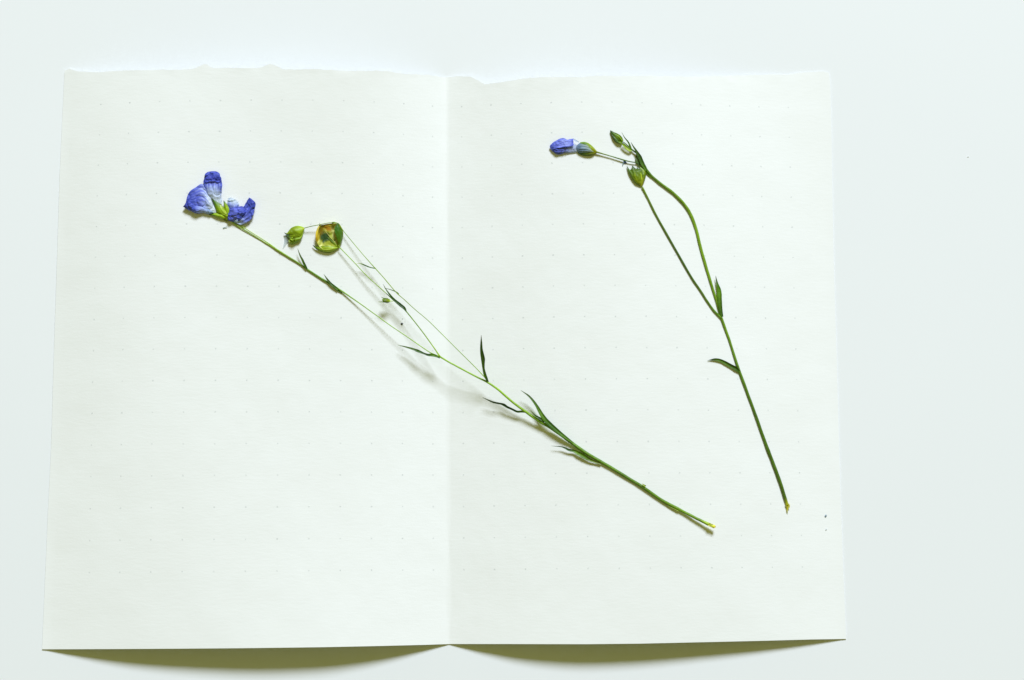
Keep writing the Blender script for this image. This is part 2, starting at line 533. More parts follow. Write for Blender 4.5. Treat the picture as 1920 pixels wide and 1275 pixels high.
# ================================================================== the long sprig crossing the fold
def build_long_sprig():
    T = thing('flax_sprig', 'long branching dried flax sprig with an open crumpled blue flower, lying across the fold', 'flower sprig', at(1340, 988, 0), 'dried flax sprigs on the paper')
    z1, z2, z3, z4 = Z(320,300,9.106), Z(500,390,10.62), Z(540,450,6.7125), Z(640,470,6.0727)
    z5, z6, z7 = Z(720,600,6.375), Z(880,700,6.375), Z(1020,800,5.647)
    # main stem, cut end last
    main = [(824.5,668.5,2.0,'b'),(842,679,1.75,'b'),(861,689.2,1.75,'b'),(892.5,706,1.8,'b'),(914.5,717,2.2,'b'),(936.5,732.5,2.3,'b'),(960,753,2.5,'b'),
            (988,773.5,3.0,'b'),(1012,790,3.4,'b'),(1037,805,3.5,'b'),(1068,827.5,3.6,6),(1099.6,849.5,3.5,4.6),(1131,868,3.4,3.4),(1161.7,886.5,3.4,3.0),(1204,912.5,3.4,3.0),
            (1239.6,937,3.4,3.2),(1273.2,955,3.2,4),(1300,969,3.0,6),(1318,978,3.3,8),(1331,984,3.9,9.5),(1340,988,3.8,10.5)]
    st = tube('stem', main, [(0,LG),(.3,(.19,.34,.025)),(.5,(.09,.20,.014)),(.7,(.075,.155,.010)),(.88,(.11,.21,.012)),(.955,(.30,.42,.02)),(1,YE)], T, seed=1.3, flat=.8)
    # frayed cut end and small scars
    leaf('cut_fibre', [(1328,983,6,11),(1336,986,5,11.5),(1342,988.5,2.5,11)], [(0,YE),(1,(.75,.66,.10))], st, seed=5)
    leaf('scar', [(*z7(1075,632),4,6),(*z7(1055,618),3,7),(*z7(1040,604),1,8)], [(0,LG),(1,PALE)], st, seed=3)
    leaf('scar', [(*z7(1240,775),5,2.5),(*z7(1330,838),3.5,3.5),(*z7(1425,893),1.2,5)], [(0,DG),(1,LI)], st, seed=4)
    # branch to the blue flower
    A = [(824.5,668.5,1.5,'b'),(807.8,661.5,1.25,'b'),(790,650,1.15,'b'),(767,634,1.1,'b'),(733.7,611.5,1.1,'b'),(703.9,590,1.15,'b'),(674,568.5,1.3,'b'),
         (643,547.3,1.8,3.2),(623,534.5,2.3,2.4),(604,523,2.2,2.1),(588,512.8,2.0,2.0),(575.5,504.5,2.0,2.0),(560,493.5,1.8,1.8),(540,481.2,1.9,1.9),(520,468.5,1.9,1.9),(506,460,1.5,1.7),(490,450.5,1.1,1.5),(470,438.5,1.1,1.8),(447,424.5,1.3,2.4),(430,411,2.0,3.2),(421,402,2.4,3.5)]
    tube('branch', A, [(0,LG),(.3,(.20,.36,.03)),(.42,MG),(.6,(.13,.24,.015)),(.8,(.19,.30,.03)),(1,LG)], T, seed=2.1, sides=10)
    tube('branch', [(516,465,1.2,2.2),(504,456.5,1.1,2.2),(488,446,1.05,2.2),(468,433.5,1.05,2.4),(450,421.5,1.2,2.8),(436,410,1.5,3.2)], [(0,LG),(.5,(.34,.46,.08)),(1,LG)], T, seed=5.2, sides=8)
    # loose sheath strip under the thick part of that branch
    leaf('leaf', [(625,537,3.5,2.5),(634,544.5,3.5,2),(641.5,550,1,2)], [(0,MG),(1,DG)], T, seed=9, camber=.1)
    # branch to the seed pod
    B = [(824.5,668,1.8,'b'),(814,652.5,1.5,None),(795,626,1.4,None),(778,604,1.35,None),(760.5,582.5,1.5,None),(749,572.5,1.6,None),(738,563,1.4,None),(718.8,545.3,1.1,None),(689,518.5,1.05,None),(666.6,494.7,1.05,None),(650,477.5,1.05,None),(636,463,1.2,8)]
    tube('branch', B, [(0,(.26,.42,.03)),(.4,MG),(.6,(.19,.33,.03)),(1,LG)], T, seed=3.7, sides=10)
    # branch to the drooping bud: passes behind the pod and bends over
    Cb = [(914,713,1.3,'b'),(892.5,690,.95,None),(861.2,659,.9,None),(829.8,627.6,.9,None),(801.6,600,.9,None),(780,581.8,.9,None),(756,560,1.0,None),(742.6,548,1.1,None),(718.8,520,1.05,None),
          (703,502.5,1.2,None),(681.5,478.3,.85,None),(657.7,450,.85,None),(644,433,.85,8),(636,420.5,.95,8),(629.5,417.4,1.0,9),(621,416.9,.85,10),(598,421.5,1.0,11.5),(585,424,.95,9.5),(571,427.5,1.05,7)]
    tube('branch', Cb, [(0,LG),(.35,(.17,.27,.05)),(.6,(.20,.34,.03)),(.8,(.16,.25,.03)),(1,(.10,.18,.03))], T, seed=4.4, sides=8)
    # leaves ---------------------------------------------------------
    leaf('leaf', [(575.5,504.5,3.5,3.5),(571.5,497,4.6,5),(567.5,488.5,4.2,6.5),(562.5,478.5,2.6,8),(558,466,.5,9)], [(0,DG),(.5,(.06,.14,.012)),(1,(.12,.17,.10))], T, seed=1, camber=.5)
    leaf('leaf', [(634,543.5,3.5,4),(627,537.5,4.6,4.5),(620,531.5,4.2,5),(613.5,523.5,3.0,6),(607,514,.5,6.5)], [(0,MG),(.4,DG),(1,(.10,.15,.10))], T, seed=2, camber=.4)
    cB = pts3(Cb); cz = lambda i: None
    def on_c(x):   # height (px) of the thin branch over the sheet near photo column x
        i = int(np.argmin([abs(p[0]-x) for p in Cb[:13]])); return (cB[i][2]-zpaper(cB[i][0], cB[i][1]))/PXMM
    leaf('leaf', [(*z4(395,203),2.0,on_c(703)),(*z4(340,194),1.8,on_c(700)),(*z4(290,176),2.4,on_c(690)),(*z4(245,157),2.4,on_c(688)),(*z4(210,146),1.0,on_c(684)),(*z4(165,149),.5,on_c(680))], [(0,MG),(.5,DG),(.8,LG),(1,PALE)], T, seed=3)
    leaf('leaf', [(*z4(655,497),1.8,on_c(742)),(*z4(630,474),2.2,on_c(742)),(*z4(590,455),1.5,on_c(735)),(*z4(540,438),1.2,on_c(728)),(*z4(490,425),.5,on_c(720))], [(0,DG),(1,(.09,.15,.05))], T, seed=4)
    bB = pts3(B)
    def on_b(x):
        i = int(np.argmin([abs(p[0]-x) for p in B])); return (bB[i][2]-zpaper(bB[i][0], bB[i][1]))/PXMM
    leaf('leaf', [(*z4(738,690),2.4,on_b(760)+1),(*z4(715,652),5.0,on_b(755)+1),(*z4(670,612),4.6,on_b(749)+1.2),(*z4(600,556),4.0,on_b(738)+1.4),(*z4(545,492),3.0,on_b(730)+2),(*z4(505,435),1.6,on_b(722)+3),(*z4(475,380),.4,on_b(718)+4)], [(0,DG),(.3,DK),(.7,DG),(1,(.10,.16,.06))], T, seed=5, camber=.3)
    # tiny unopened bud on that branch
    hb = on_b(738)
    tube('bud_stalk', [(*z4(592,575),.8,hb),(*z4(572,574),.8,hb),(*z4(552,571),1.1,hb)], [(0,LI),(1,LI)], T, sides=8, n=4)
    tb = tube('bud', [(*z4(556,571),1.2,hb),(*z4(540,569),2.6,hb),(*z4(515,566),3.6,hb),(*z4(490,563),3.7,hb),(*z4(472,562),2.4,hb),(*z4(464,561),.8,hb)], [(0,(.55,.66,.10)),(.25,LI),(.6,(.22,.36,.015)),(1,OL)], T, sides=12, n=5)
    leaf('sepal', [(*z4(556,578),2,hb+1),(*z4(525,585),3.6,hb+1),(*z4(485,583),2.4,hb+.5),(*z4(420,585),.5,hb)], [(0,LI),(.6,MG),(1,(.25,.33,.16))], tb, seed=6)
    leaf('sepal', [(*z4(552,562),2,hb+1.5),(*z4(520,552),3.6,hb+2),(*z4(485,545),2.4,hb+2),(*z4(455,528),.5,hb+2)], [(0,LI),(.6,MG),(1,(.25,.33,.16))], tb, seed=7)
    leaf('sepal', [(*z4(550,570),2,hb+3),(*z4(520,567),3.0,hb+4),(*z4(490,564),2.4,hb+4),(*z4(470,562),.6,hb+3)], [(0,LI),(.5,OL),(1,MG)], tb, seed=8)
    # leaf at the first fork
    leaf('leaf', [(*z5(668,452),3,'b'),(*z5(620,430),4.6,('b',.5)),(*z5(575,418),6.2,('b',.5)),(*z5(530,418),4.4,('b',0)),(*z5(485,403),3.4,('b',-1)),(*z5(440,385),4.4,('b',-1.5)),(*z5(395,367),5.2,('b',-2)),(*z5(340,345),3.8,('b',-3)),(*z5(250,320),2.4,('b',-5)),(*z5(165,299),.5,('b',-7))], [(0,DG),(.2,MG),(.35,DK),(.6,DG),(1,(.12,.19,.10))], T, seed=9, camber=.25)
    # upright leaf at the second fork
    leaf('leaf', [(*z5(1243,742),3.4,('b',1)),(*z5(1222,690),5.2,('b',5)),(*z5(1203,640),5.4,('b',10)),(*z5(1190,580),4.6,('b',17)),(*z5(1186,520),6,('b',24)),(*z5(1182,465),7.8,('b',31)),(*z5(1172,410),7,('b',38)),(*z5(1164,350),5,('b',45)),(*z5(1163,270),3.4,('b',53)),(*z5(1162,180),.5,('b',62))], [(0,DK),(.25,MG),(.5,(.07,.17,.014)),(.8,DG),(1,(.12,.16,.12))], T, seed=10, camber=.3)
    # pair of leaves farther down, left one dark and twisted
    leaf('leaf', [(*z6(665,462),3,('b',0)),(*z6(620,456),4.4,('b',-2)),(*z6(570,456),4.0,('b',-4)),(*z6(510,428),4,('b',-5)),(*z6(455,402),4.4,('b',-6)),(*z6(415,376),5,('b',-6.5)),(*z6(370,362),3.4,('b',-7)),(*z6(295,347),3.4,('b',-8)),(*z6(235,324),2.6,('b',-9)),(*z6(158,289),.5,('b',-10))], [(0,LG),(.1,MG),(.25,DK),(.6,(.012,.045,.008)),(1,(.05,.09,.05))], T, seed=11, camber=.3, roll=.5)
    leaf('leaf', [(*z6(1240,832),3,('b',2)),(*z6(1120,745),6,('b',3)),(*z6(1030,672),7.5,('b',3)),(*z6(940,590),8.5,('b',3)),(*z6(880,520),8.5,('b',3)),(*z6(835,445),6.8,('b',2.5)),(*z6(800,385),5.2,('b',2)),(*z6(755,320),4.2,('b',2)),(*z6(700,262),3,('b',2)),(*z6(615,204),.5,('b',2))], [(0,MG),(.3,DG),(.5,MG),(.7,(.06,.15,.02)),(1,(.09,.14,.10))], T, seed=12, camber=.45, roll=-.2)
    leaf('leaf', [(*z6(900,580),3,('b',3)),(*z6(860,548),5,('b',4)),(*z6(820,524),3.6,('b',4)),(*z6(780,495),2.4,('b',4.5)),(*z6(735,445),.4,('b',5))], [(0,MG),(.4,DK),(1,DG)], T, seed=13, camber=.3)
    # low leaf with a pale fold
    leaf('leaf', [(*z7(605,395),3,4),(*z7(540,372),4.4,4),(*z7(480,348),6,4.5),(*z7(420,311),8.5,4.8),(*z7(365,282),7.5,5),(*z7(320,259),5.6,5),(*z7(265,247),4.4,6),(*z7(230,230),3.6,7),(*z7(180,213),2,7.5),(*z7(80,204),.4,8)], [(0,OL),(.3,(.09,.20,.02)),(.5,(.13,.27,.02)),(.65,DG),(1,(.05,.10,.06))], T, seed=14, camber=.5, roll=.15)

    HS[0] = .85
    # ---------------- the open blue flower
    fl = sheet('flower', [sec(z1, 985,1035,965,1055,3,4,3), sec(z1, 975,930,880,1010,3,8,3), sec(z1, 930,860,815,935,4,9.5,4), sec(z1, 875,815,780,880,4,9,4), sec(z1, 825,785,800,800,4,6,4)],
               petal_col([(0,OL),(.5,(.20,.24,.02)),(.75,(.12,.09,.015)),(1,LI)], .15), T, M_LEAF, nu=16, solid=True, crumple=1.0, seed=2)
    # left petal
    sheet('petal', [sec(z1, 745,800,785,885,4,6,4), sec(z1, 700,690,735,905,5,7.5,5), sec(z1, 655,585,655,912,6,10,5.5), sec(z1, 580,440,565,885,8,11,6), sec(z1, 505,415,500,890,8,12,6.5), sec(z1, 400,482,420,880,9,12,8), sec(z1, 318,545,330,850,9,12,8.5), sec(z1, 282,625,270,815,9,11,9), sec(z1, 266,690,245,800,9,10,9), sec(z1, 256,745,232,790,9,9,9)],
          petal_col([(0,WH),(.18,WH),(.30,BP),(.44,BL),(.60,BM),(1,BD)], .22, 1.0, rim=BM, rw=.6, vmin=.42), fl, nu=44, nv=8, crumple=2.2, vein=1.5, freq=6, seed=4.2, edge=2.0)
    # its rolled lower hem
    sheet('petal', [sec(z1, 720,880,735,912,5,8,4), sec(z1, 640,830,650,925,6,10.5,4), sec(z1, 540,790,560,895,7,12.5,5), sec(z1, 460,770,450,912,8,14,6), sec(z1, 380,735,350,875,9,15,7), sec(z1, 310,700,275,838,10,14.5,8), sec(z1, 268,720,235,815,10,13,9), sec(z1, 235,765,208,800,9,10,9)],
          petal_col([(0,GB),(.3,BP),(.5,BM),(1,BD)], .12, 3.0), fl, nu=26, nv=8, crumple=2.6, vein=1.6, freq=7, seed=8.8, edge=1.5)
    # upper petal, folded back at its tip
    sheet('petal', [sec(z1, 745,765,875,745,3,7,6), sec(z1, 680,690,872,690,3,9,7), sec(z1, 610,600,866,610,4,11,8), sec(z1, 570,520,870,530,5,12,9), sec(z1, 555,450,880,460,8,13,10), sec(z1, 558,400,882,400,10,11,10), sec(z1, 566,372,874,378,8,8,8)],
          petal_col([(0,WH),(.35,(.58,.68,.88)),(.6,BP),(.8,BL),(1,BD)], .30, 5.0, rim=BM, rw=.35, vmin=.38), fl, nu=36, nv=9, crumple=1.8, vein=2.2, freq=5, seed=12.5, edge=1.4)
    sheet('petal', [sec(z1, 556,396,880,402,10,14.5,10), sec(z1, 562,360,874,366,11,13,11), sec(z1, 572,305,862,318,11,14,11), sec(z1, 588,250,846,268,11,14,11), sec(z1, 612,214,824,224,10,13,10), sec(z1, 660,197,795,200,10,11,10), sec(z1, 705,191,765,191,9.5,10,9.5)],
          petal_col([(0,BM),(.3,BD),(.7,BM),(1,BD)], .3, 7.0), fl, nu=36, nv=8, crumple=2.8, vein=1.0, freq=8, seed=17.7, edge=1.2, bow=-4.5)
    # right-hand crumpled petals
    sheet('petal', [sec(z1, 985,850,1100,850,5,7,5), sec(z1, 970,770,1140,815,6,9,6), sec(z1, 958,705,1175,775,7,9,7), sec(z1, 985,655,1135,700,7,8,7), sec(z1, 1018,638,1065,650,7,7,7)],
          petal_col([(0,BL),(.35,BP),(.6,WH),(1,(.80,.86,.93))], .35, 2.0), fl, M_VEIL, nu=22, nv=8, crumple=2.6, vein=1.6, seed=21.1, edge=4.5)
    sheet('petal', [sec(z1, 1020,1000,1060,1060,4,5,4), sec(z1, 1080,960,1130,1082,5,8,5), sec(z1, 1150,900,1205,1104,6,10,5), sec(z1, 1210,840,1290,1068,8,11,7), sec(z1, 1255,780,1370,1000,9,11,8), sec(z1, 1285,735,1415,900,10,13,9), sec(z1, 1305,700,1436,800,11,14,11), sec(z1, 1328,655,1440,725,11,12,11), sec(z1, 1338,640,1375,660,11,11,11)],
          petal_col([(0,GB),(.2,(.50,.60,.80)),(.4,BL),(.6,BM),(1,BD)], .25, 9.0), fl, nu=34, nv=8, crumple=3.2, vein=2.0, freq=7, seed=25.4, edge=1.5)
    sheet('petal', [sec(z1, 985,860,975,1035,7,9,6), sec(z1, 1030,815,1050,1052,8,13,7), sec(z1, 1110,790,1120,1050,9,15.5,8), sec(z1, 1190,780,1195,1020,10,15,9), sec(z1, 1260,800,1250,985,10,14,9), sec(z1, 1310,850,1285,940,10,11,10)],
          petal_col([(0,BD),(.35,BL),(.6,BM),(1,BD)], .35, 11.0, rim=BD), fl, nu=34, nv=9, crumple=3.6, vein=2.2, freq=8, seed=31.9, edge=1.8)
    sheet('petal', [sec(z1, 1085,1020,1105,1068,3,4,3), sec(z1, 1150,1030,1170,1105,3,6,3), sec(z1, 1220,1015,1240,1100,4,6,3), sec(z1, 1290,990,1310,1050,5,6,4)],
          petal_col([(0,GB),(.5,(.55,.68,.78)),(1,BP)], .2, 13.0), fl, M_VEIL, nu=16, crumple=1.4, seed=36, edge=1)
    leaf('petal', [(*z1(965,1138),1.2,2),(*z1(930,1150),1.4,1.4),(*z1(892,1165),1.8,1.0)], [(0,(.45,.55,.52)),(1,(.40,.48,.44))], fl, seed=3, mat=M_VEIL)
    # calyx
    SG = [(0,LI),(.4,(.22,.36,.014)),(.8,MG),(1,DK)]
    sc = lambda st: (lambda u, v: ramp(st, v)*(1.35 if abs(u) < .18 else 1.0))
    sheet('sepal', [sec(z1, 990,935,950,985,5,8,5), sec(z1, 950,865,845,950,7,11,6), sec(z1, 895,800,790,890,8,12,7), sec(z1, 830,740,760,815,8,11,8), sec(z1, 765,690,735,735,8,9,8), sec(z1, 705,640,692,655,8,8,8)],
          sc([(0,LI),(.45,(.24,.38,.014)),(.7,MG),(1,DK)]), fl, M_LEAF, nu=14, th=.1, crumple=1.2, seed=41)
    sheet('sepal', [sec(z1, 1005,930,960,955,6,8,6), sec(z1, 1003,850,930,885,8,11,8), sec(z1, 975,780,915,810,8,11,8), sec(z1, 935,725,905,740,9,10,9), sec(z1, 909,690,902,695,9,9,9)],
          sc([(0,LI),(.5,LI),(.8,MG),(1,DK)]), fl, M_LEAF, nu=12, th=.1, crumple=1.0, seed=43)
    sheet('sepal', [sec(z1, 960,965,950,1020,4,6,4), sec(z1, 880,905,880,1012,5,9,4), sec(z1, 810,900,805,985,5,9,4), sec(z1, 745,905,730,955,5,7,4), sec(z1, 660,922,655,935,4,4,4)],
          sc([(0,LI),(.5,LI),(.8,LG),(1,DG)]), fl, M_LEAF, nu=12, th=.1, crumple=1.2, seed=45)
    sheet('sepal', [sec(z1, 965,900,930,945,8,11,8), sec(z1, 920,850,860,900,10,12.5,9), sec(z1, 880,800,830,830,10,12,10), sec(z1, 850,760,835,770,9,10,9)],
          sc([(0,(.50,.62,.10)),(.5,LI),(1,(.6,.68,.20))]), fl, M_LEAF, nu=10, th=.1, crumple=.8, seed=47)

    HS[0] = .7
    # ---------------- drooping bud
    bd = sheet('bud', [sec(z2, 752,392,752,420,5,7,5), sec(z2, 690,368,722,520,4,11,3), sec(z2, 600,358,690,600,3.5,14,2), sec(z2, 510,385,600,690,3,14,2), sec(z2, 445,445,500,715,3,12,2), sec(z2, 410,500,445,690,3,8,2), sec(z2, 400,540,425,640,3,5,2)],
               petal_col([(0,LI),(.4,(.25,.38,.012)),(.7,OL),(1,MG)], .3), T, M_LEAF, nu=20, solid=True, crumple=1.0, seed=51)
    sheet('sepal', [sec(z2, 760,395,745,430,7,9,7), sec(z2, 690,365,705,520,7,13,9), sec(z2, 590,356,650,575,7,16,11), sec(z2, 490,395,570,565,7,16,11), sec(z2, 435,460,480,545,7,13,10), sec(z2, 400,500,410,525,7,9,8), sec(z2, 345,488,350,496,8,8,8)],
          petal_col([(0,(.45,.58,.04)),(.25,LI),(.5,(.17,.25,.010)),(.75,LI),(1,DK)], .15, 3), bd, M_LEAF, nu=18, th=.12, crumple=.9, vein=1.2, seed=53)
    sheet('sepal', [sec(z2, 735,450,722,540,5,8,5), sec(z2, 665,560,680,640,7,12,4), sec(z2, 570,570,610,690,8,13,3), sec(z2, 490,600,540,722,8,12,3), sec(z2, 445,625,465,722,8,10,4), sec(z2, 432,650,442,700,8,9,5)],
          petal_col([(0,LI),(.4,(.20,.34,.012)),(.75,(.30,.45,.03)),(1,(.66,.74,.42))], .2, 5), bd, M_LEAF, nu=14, th=.12, crumple=1.0, seed=55)
    sheet('petal', [sec(z2, 470,560,480,640,5,8,5), sec(z2, 405,545,440,670,3,6,3), sec(z2, 355,555,410,690,2,3,2), sec(z2, 350,660,385,730,1.2,1.6,1.2), sec(z2, 318,800,330,815,.8,.8,.8)],
          petal_col([(0,(.30,.40,.34)),(.35,(.70,.79,.82)),(1,(.86,.90,.90))], .3, 6), bd, M_VEIL, nu=12, crumple=.8, seed=57)

    leaf('sepal', [(*z2(470,520),4,7),(*z2(430,530),4,6.5),(*z2(395,525),2.4,6),(*z2(352,492),.5,6)], [(0,MG),(.5,DK),(1,(.03,.06,.02))], bd, seed=61, camber=.4)
    leaf('sepal', [(*z2(520,590),5,9),(*z2(460,575),4,8),(*z2(415,555),2.4,6),(*z2(375,520),.5,5)], [(0,LI),(.4,DG),(1,DK)], bd, seed=62, camber=.4)
    leaf('sepal', [(*z2(560,600),5,11),(*z2(520,625),4.5,11),(*z2(480,610),3.5,9),(*z2(440,580),.6,7)], [(0,(.09,.14,.008)),(.5,(.30,.45,.03)),(1,DG)], bd, seed=63, camber=.5)
    # ---------------- open seed pod
    def podcol(px, py):
        X, Y = (px-500)*10.62, (py-390)*10.62
        X += 40*nz(px*.25, py*.25, 1); Y += 40*nz(px*.25, py*.25, 6)
        c = np.array((.50, .56, .05))
        def put(cx, cy, rx, ry, ang, col, c, soft=.6):
            dx, dy = X-cx, Y-cy
            a = dx*math.cos(ang)+dy*math.sin(ang); b = -dx*math.sin(ang)+dy*math.cos(ang)
            d = math.hypot(a/rx, b/ry)
            k = min(1, max(0, (1-d)/soft))
            return c*(1-k) + np.array(col)*k
        c = put(1010, 520, 70, 260, .1, (.74, .58, .03), c)
        c = put(1090, 470, 90, 210, .1, (.24, .17, .014), c)
        c = put(1235, 400, 150, 85, .5, (.52, .27, .014), c)
        c = put(1370, 330, 110, 50, .3, (.80, .72, .22), c)
        c = put(1350, 540, 60, 210, -.35, (.76, .74, .22), c)
        c = put(1165, 580, 120, 140, .4, (.035, .085, .045), c, .45)
        c = put(1090, 730, 90, 70, .2, (.70, .72, .16), c)
        c = put(1330, 660, 130, 26, .75, (.07, .16, .012), c)
        c = put(1480, 640, 60, 150, .2, (.22, .38, .02), c)
        return c
    # sections run from the stalk (lower right) to the mouth (upper left): a shallow open cup, rim higher than its middle
    pd = sheet('seed_pod', [sec(z2, 1415,785,1450,765,4,5,4), sec(z2, 1290,845,1510,610,9,8,11), sec(z2, 1130,830,1515,470,11,7,15), sec(z2, 1030,740,1455,350,12,7,16), sec(z2, 985,620,1370,300,13,8,16), sec(z2, 985,500,1230,312,13,9,15), sec(z2, 1010,410,1110,335,13,11,14), sec(z2, 1040,350,1060,335,12,12,12)],
               None, T, M_LEAF, nu=34, nv=8, solid=True, crumple=1.4, vein=2.0, freq=6, seed=61, power=1.6, colxy=podcol)
    sheet('sepal', [sec(z2, 1410,790,1455,765,5,8,6), sec(z2, 1420,680,1505,640,16,18,8), sec(z2, 1385,560,1526,500,20,22,9), sec(z2, 1352,460,1500,410,21,23,9), sec(z2, 1355,385,1460,345,20,21,10), sec(z2, 1400,310,1425,295,15,15,12)],
          petal_col([(0,LI),(.25,MG),(.6,(.05,.17,.012)),(1,DG)], .2, 3), pd, M_LEAF, nu=16, th=.12, crumple=1.0, vein=1.0, seed=63)
    leaf('rib', [(*z2(1430,770),3,7),(*z2(1455,640),2.6,12.5),(*z2(1448,520),2.2,15.5),(*z2(1420,420),1.0,15.8)], [(0,LI),(.5,(.60,.70,.30)),(1,(.55,.66,.30))], pd, seed=4, camber=-.2)
    sheet('sepal', [sec(z2, 1445,775,1420,800,4,7,4), sec(z2, 1330,765,1360,850,10,12,3), sec(z2, 1200,755,1240,890,12,13,2), sec(z2, 1080,760,1100,870,12,12,2.5), sec(z2, 985,770,985,815,9,9,4), sec(z2, 915,735,920,748,7,7,6)],
          petal_col([(0,LI),(.35,(.42,.55,.04)),(.6,LI),(.8,MG),(1,DK)], .2, 5, rim=(.06,.15,.010)), pd, M_LEAF, nu=16, th=.12, crumple=1.0, vein=1.0, seed=65)
    leaf('rib', [(*z2(1400,755),3.6,6.5),(*z2(1330,690),3,7),(*z2(1250,620),2.2,6.8),(*z2(1200,575),.8,6.6)], [(0,LI),(.4,(.10,.20,.012)),(1,MG)], pd, seed=6, camber=-.2)
    leaf('rib', [(*z2(1390,730),1.4,7),(*z2(1320,640),1.6,7.4),(*z2(1250,560),1.2,7.2),(*z2(1200,500),1.2,7),(*z2(1150,440),.6,7)], [(0,(.50,.58,.12)),(1,(.55,.50,.14))], pd, seed=7, camber=-.2)
    leaf('rib', [(*z2(1000,660),3,9),(*z2(993,560),4,10.5),(*z2(1003,470),4,10.5),(*z2(1030,395),3,10.5),(*z2(1060,335),1.5,10)], [(0,(.45,.25,.01)),(.4,(.80,.62,.04)),(1,(.75,.66,.15))], pd, seed=8, camber=.2)
    leaf('sepal', [(*z2(1305,305),3,12.5),(*z2(1335,292),3.4,13),(*z2(1372,300),2.4,13)], [(0,DK),(1,LI)], pd, seed=9)
    tube('bristle', [(*z2(1070,345),.7,12),(*z2(1060,320),.6,13),(*z2(1055,295),.35,13)], [(0,OL),(1,DK)], pd, sides=6, n=3)
    return T
build_long_sprig()

# ================================================================== the short curved sprig on the right page
def build_short_sprig():
    T = thing('flax_sprig', 'short dark green flax sprig with a closed blue bud and curved stem', 'flower sprig', at(1477, 950, 0), 'dried flax sprigs on the paper')
    HS[0] = .55
    z8, z9, z10, z11, z12 = Z(1010,230,8.0), Z(1140,230,9.808), Z(1180,300,4.904), Z(1300,500,5.317), Z(1360,680,3.984)
    ST = (.075,.155,.012)
    main = [(1194,287,2.6,3.5),(1200.5,296.3,3.4,3.5),(1206,308.5,3.8,3.5),(1213.6,321,3.4,3.5),(1224,332,2.6,2.8),(1241,346,2.9,2.6),(1261.6,361.4,3.1,2.6),(1282,382,3.2,2.6),(1296,404,3.2,2.6),(1306.2,432.5,3.1,2.6),(1314.4,467,3.0,2.5),(1326.4,508,2.9,2.5),
            (1336,540,2.6,2.5),(1344.5,567,2.6,2.5),(1353,597,2.8,2.2),(1365.6,631.7,2.6,2.1),(1375.2,661.5,2.6,2.1),(1385,692,3.0,2.3),(1402.7,740,2.9,2.2),(1420,787.5,3.1,2.4),(1435,830,3.3,2.6),(1447.5,863,3.5,2.7),(1461,899,3.6,2.8),(1471,930,3.5,3.0),(1476.5,948,3.2,3.2)]
    st = tube('stem', main, [(0,(.03,.09,.012)),(.12,(.05,.12,.012)),(.2,(.10,.19,.012)),(.4,(.13,.24,.012)),(.55,(.11,.21,.014)),(.7,(.075,.16,.012)),(.85,(.05,.11,.008)),(.965,(.05,.10,.008)),(1,(.35,.36,.02))], T, seed=6.6, flat=.78)
    leaf('cut_fibre', [(1475,944,5,4.5),(1477,951,4,4),(1476,958,2,2.5),(1477,963,.6,1.5)], [(0,(.30,.32,.02)),(.5,YE),(1,(.55,.58,.30))], st, seed=2)
    leaf('cut_fibre', [(1478,945,3,4.5),(1480,949,2,4.5),(1480,953,.6,4)], [(0,YE),(1,YE)], st, seed=3)
    tube('branch', [(1353,597,2.2,2.6),(1337.6,581,2.2,2.2),(1324.4,562,2.1,2.1),(1311.3,541.6,2.1,2.1),(1294.2,516,2.1,2.1),(1261.6,459,2.1,2.1),(1231,404.5,2.0,2.2),(1215,372,1.9,2.4),(1204,350.5,2.0,3)],
         [(0,MG),(.3,(.075,.15,.02)),(.6,(.045,.10,.02)),(1,(.12,.20,.014))], T, seed=7.1, sides=10)
    # stalk of the closed blue flower
    tube('branch', [(1204,309,1.7,3.2),(1193.5,305,1.4,4),(1181,303,1.4,4.2),(1168.6,299.8,1.7,4.2),(1150,294.2,1.5,4),(1135,289.8,1.5,4),(1117,284.6,2.1,4.5)],
         [(0,DG),(.4,(.06,.12,.02)),(.7,(.08,.15,.012)),(1,OL)], T, seed=8.2, sides=10)
    # stalk of the small green bud
    tube('branch', [(1195,288,2.0,3.6),(1189.5,284,1.8,4.5),(1184,279.5,1.6,5),(1176,272,1.3,6.5),(1168.5,266,1.3,8)], [(0,DG),(.5,DG),(1,MG)], T, seed=9.3, sides=10)
    # thin second strand that joins the curve
    tube('branch', [(*z9(600,800),1.1,3.5),(*z9(680,890),1.2,3),(*z9(740,960),1.2,2.2),(*z9(800,1005),1.5,2.5)], [(0,MG),(1,LG)], T, seed=2.9, sides=8)
    leaf('leaf', [(*z9(700,880),4,6),(*z9(630,745),7.5,6.5),(*z9(585,640),7.5,6.8),(*z9(550,575),6,7),(*z9(505,500),3.6,7.5),(*z9(460,430),2.2,8),(*z9(420,355),.4,9)], [(0,MG),(.3,(.028,.085,.012)),(.6,(.04,.10,.018)),(1,(.08,.13,.05))], T, seed=21, camber=.35)
    leaf('leaf', [(*z9(600,770),4,3),(*z9(560,740),6.5,3.5),(*z9(535,690),5.5,4),(*z9(525,640),3.6,4),(*z9(535,590),1.5,4.5)], [(0,(.04,.10,.03)),(.5,(.10,.17,.12)),(1,DG)], T, seed=22, camber=.2)
    leaf('leaf', [(*z9(432,495),2.4,5),(*z9(408,440),3.4,6.5),(*z9(370,355),2.8,8),(*z9(305,275),1.6,9),(*z9(250,175),.4,10)], [(0,LG),(.3,MG),(.6,DG),(1,(.12,.17,.12))], T, seed=23)
    leaf('leaf', [(*z9(440,508),3,5),(*z9(395,502),5.5,5.5),(*z9(335,455),6,6.5),(*z9(285,405),4.6,7.5),(*z9(250,370),1.5,8.5)], [(0,LG),(.4,(.42,.56,.12)),(.8,LG),(1,MG)], T, seed=24, camber=.5)
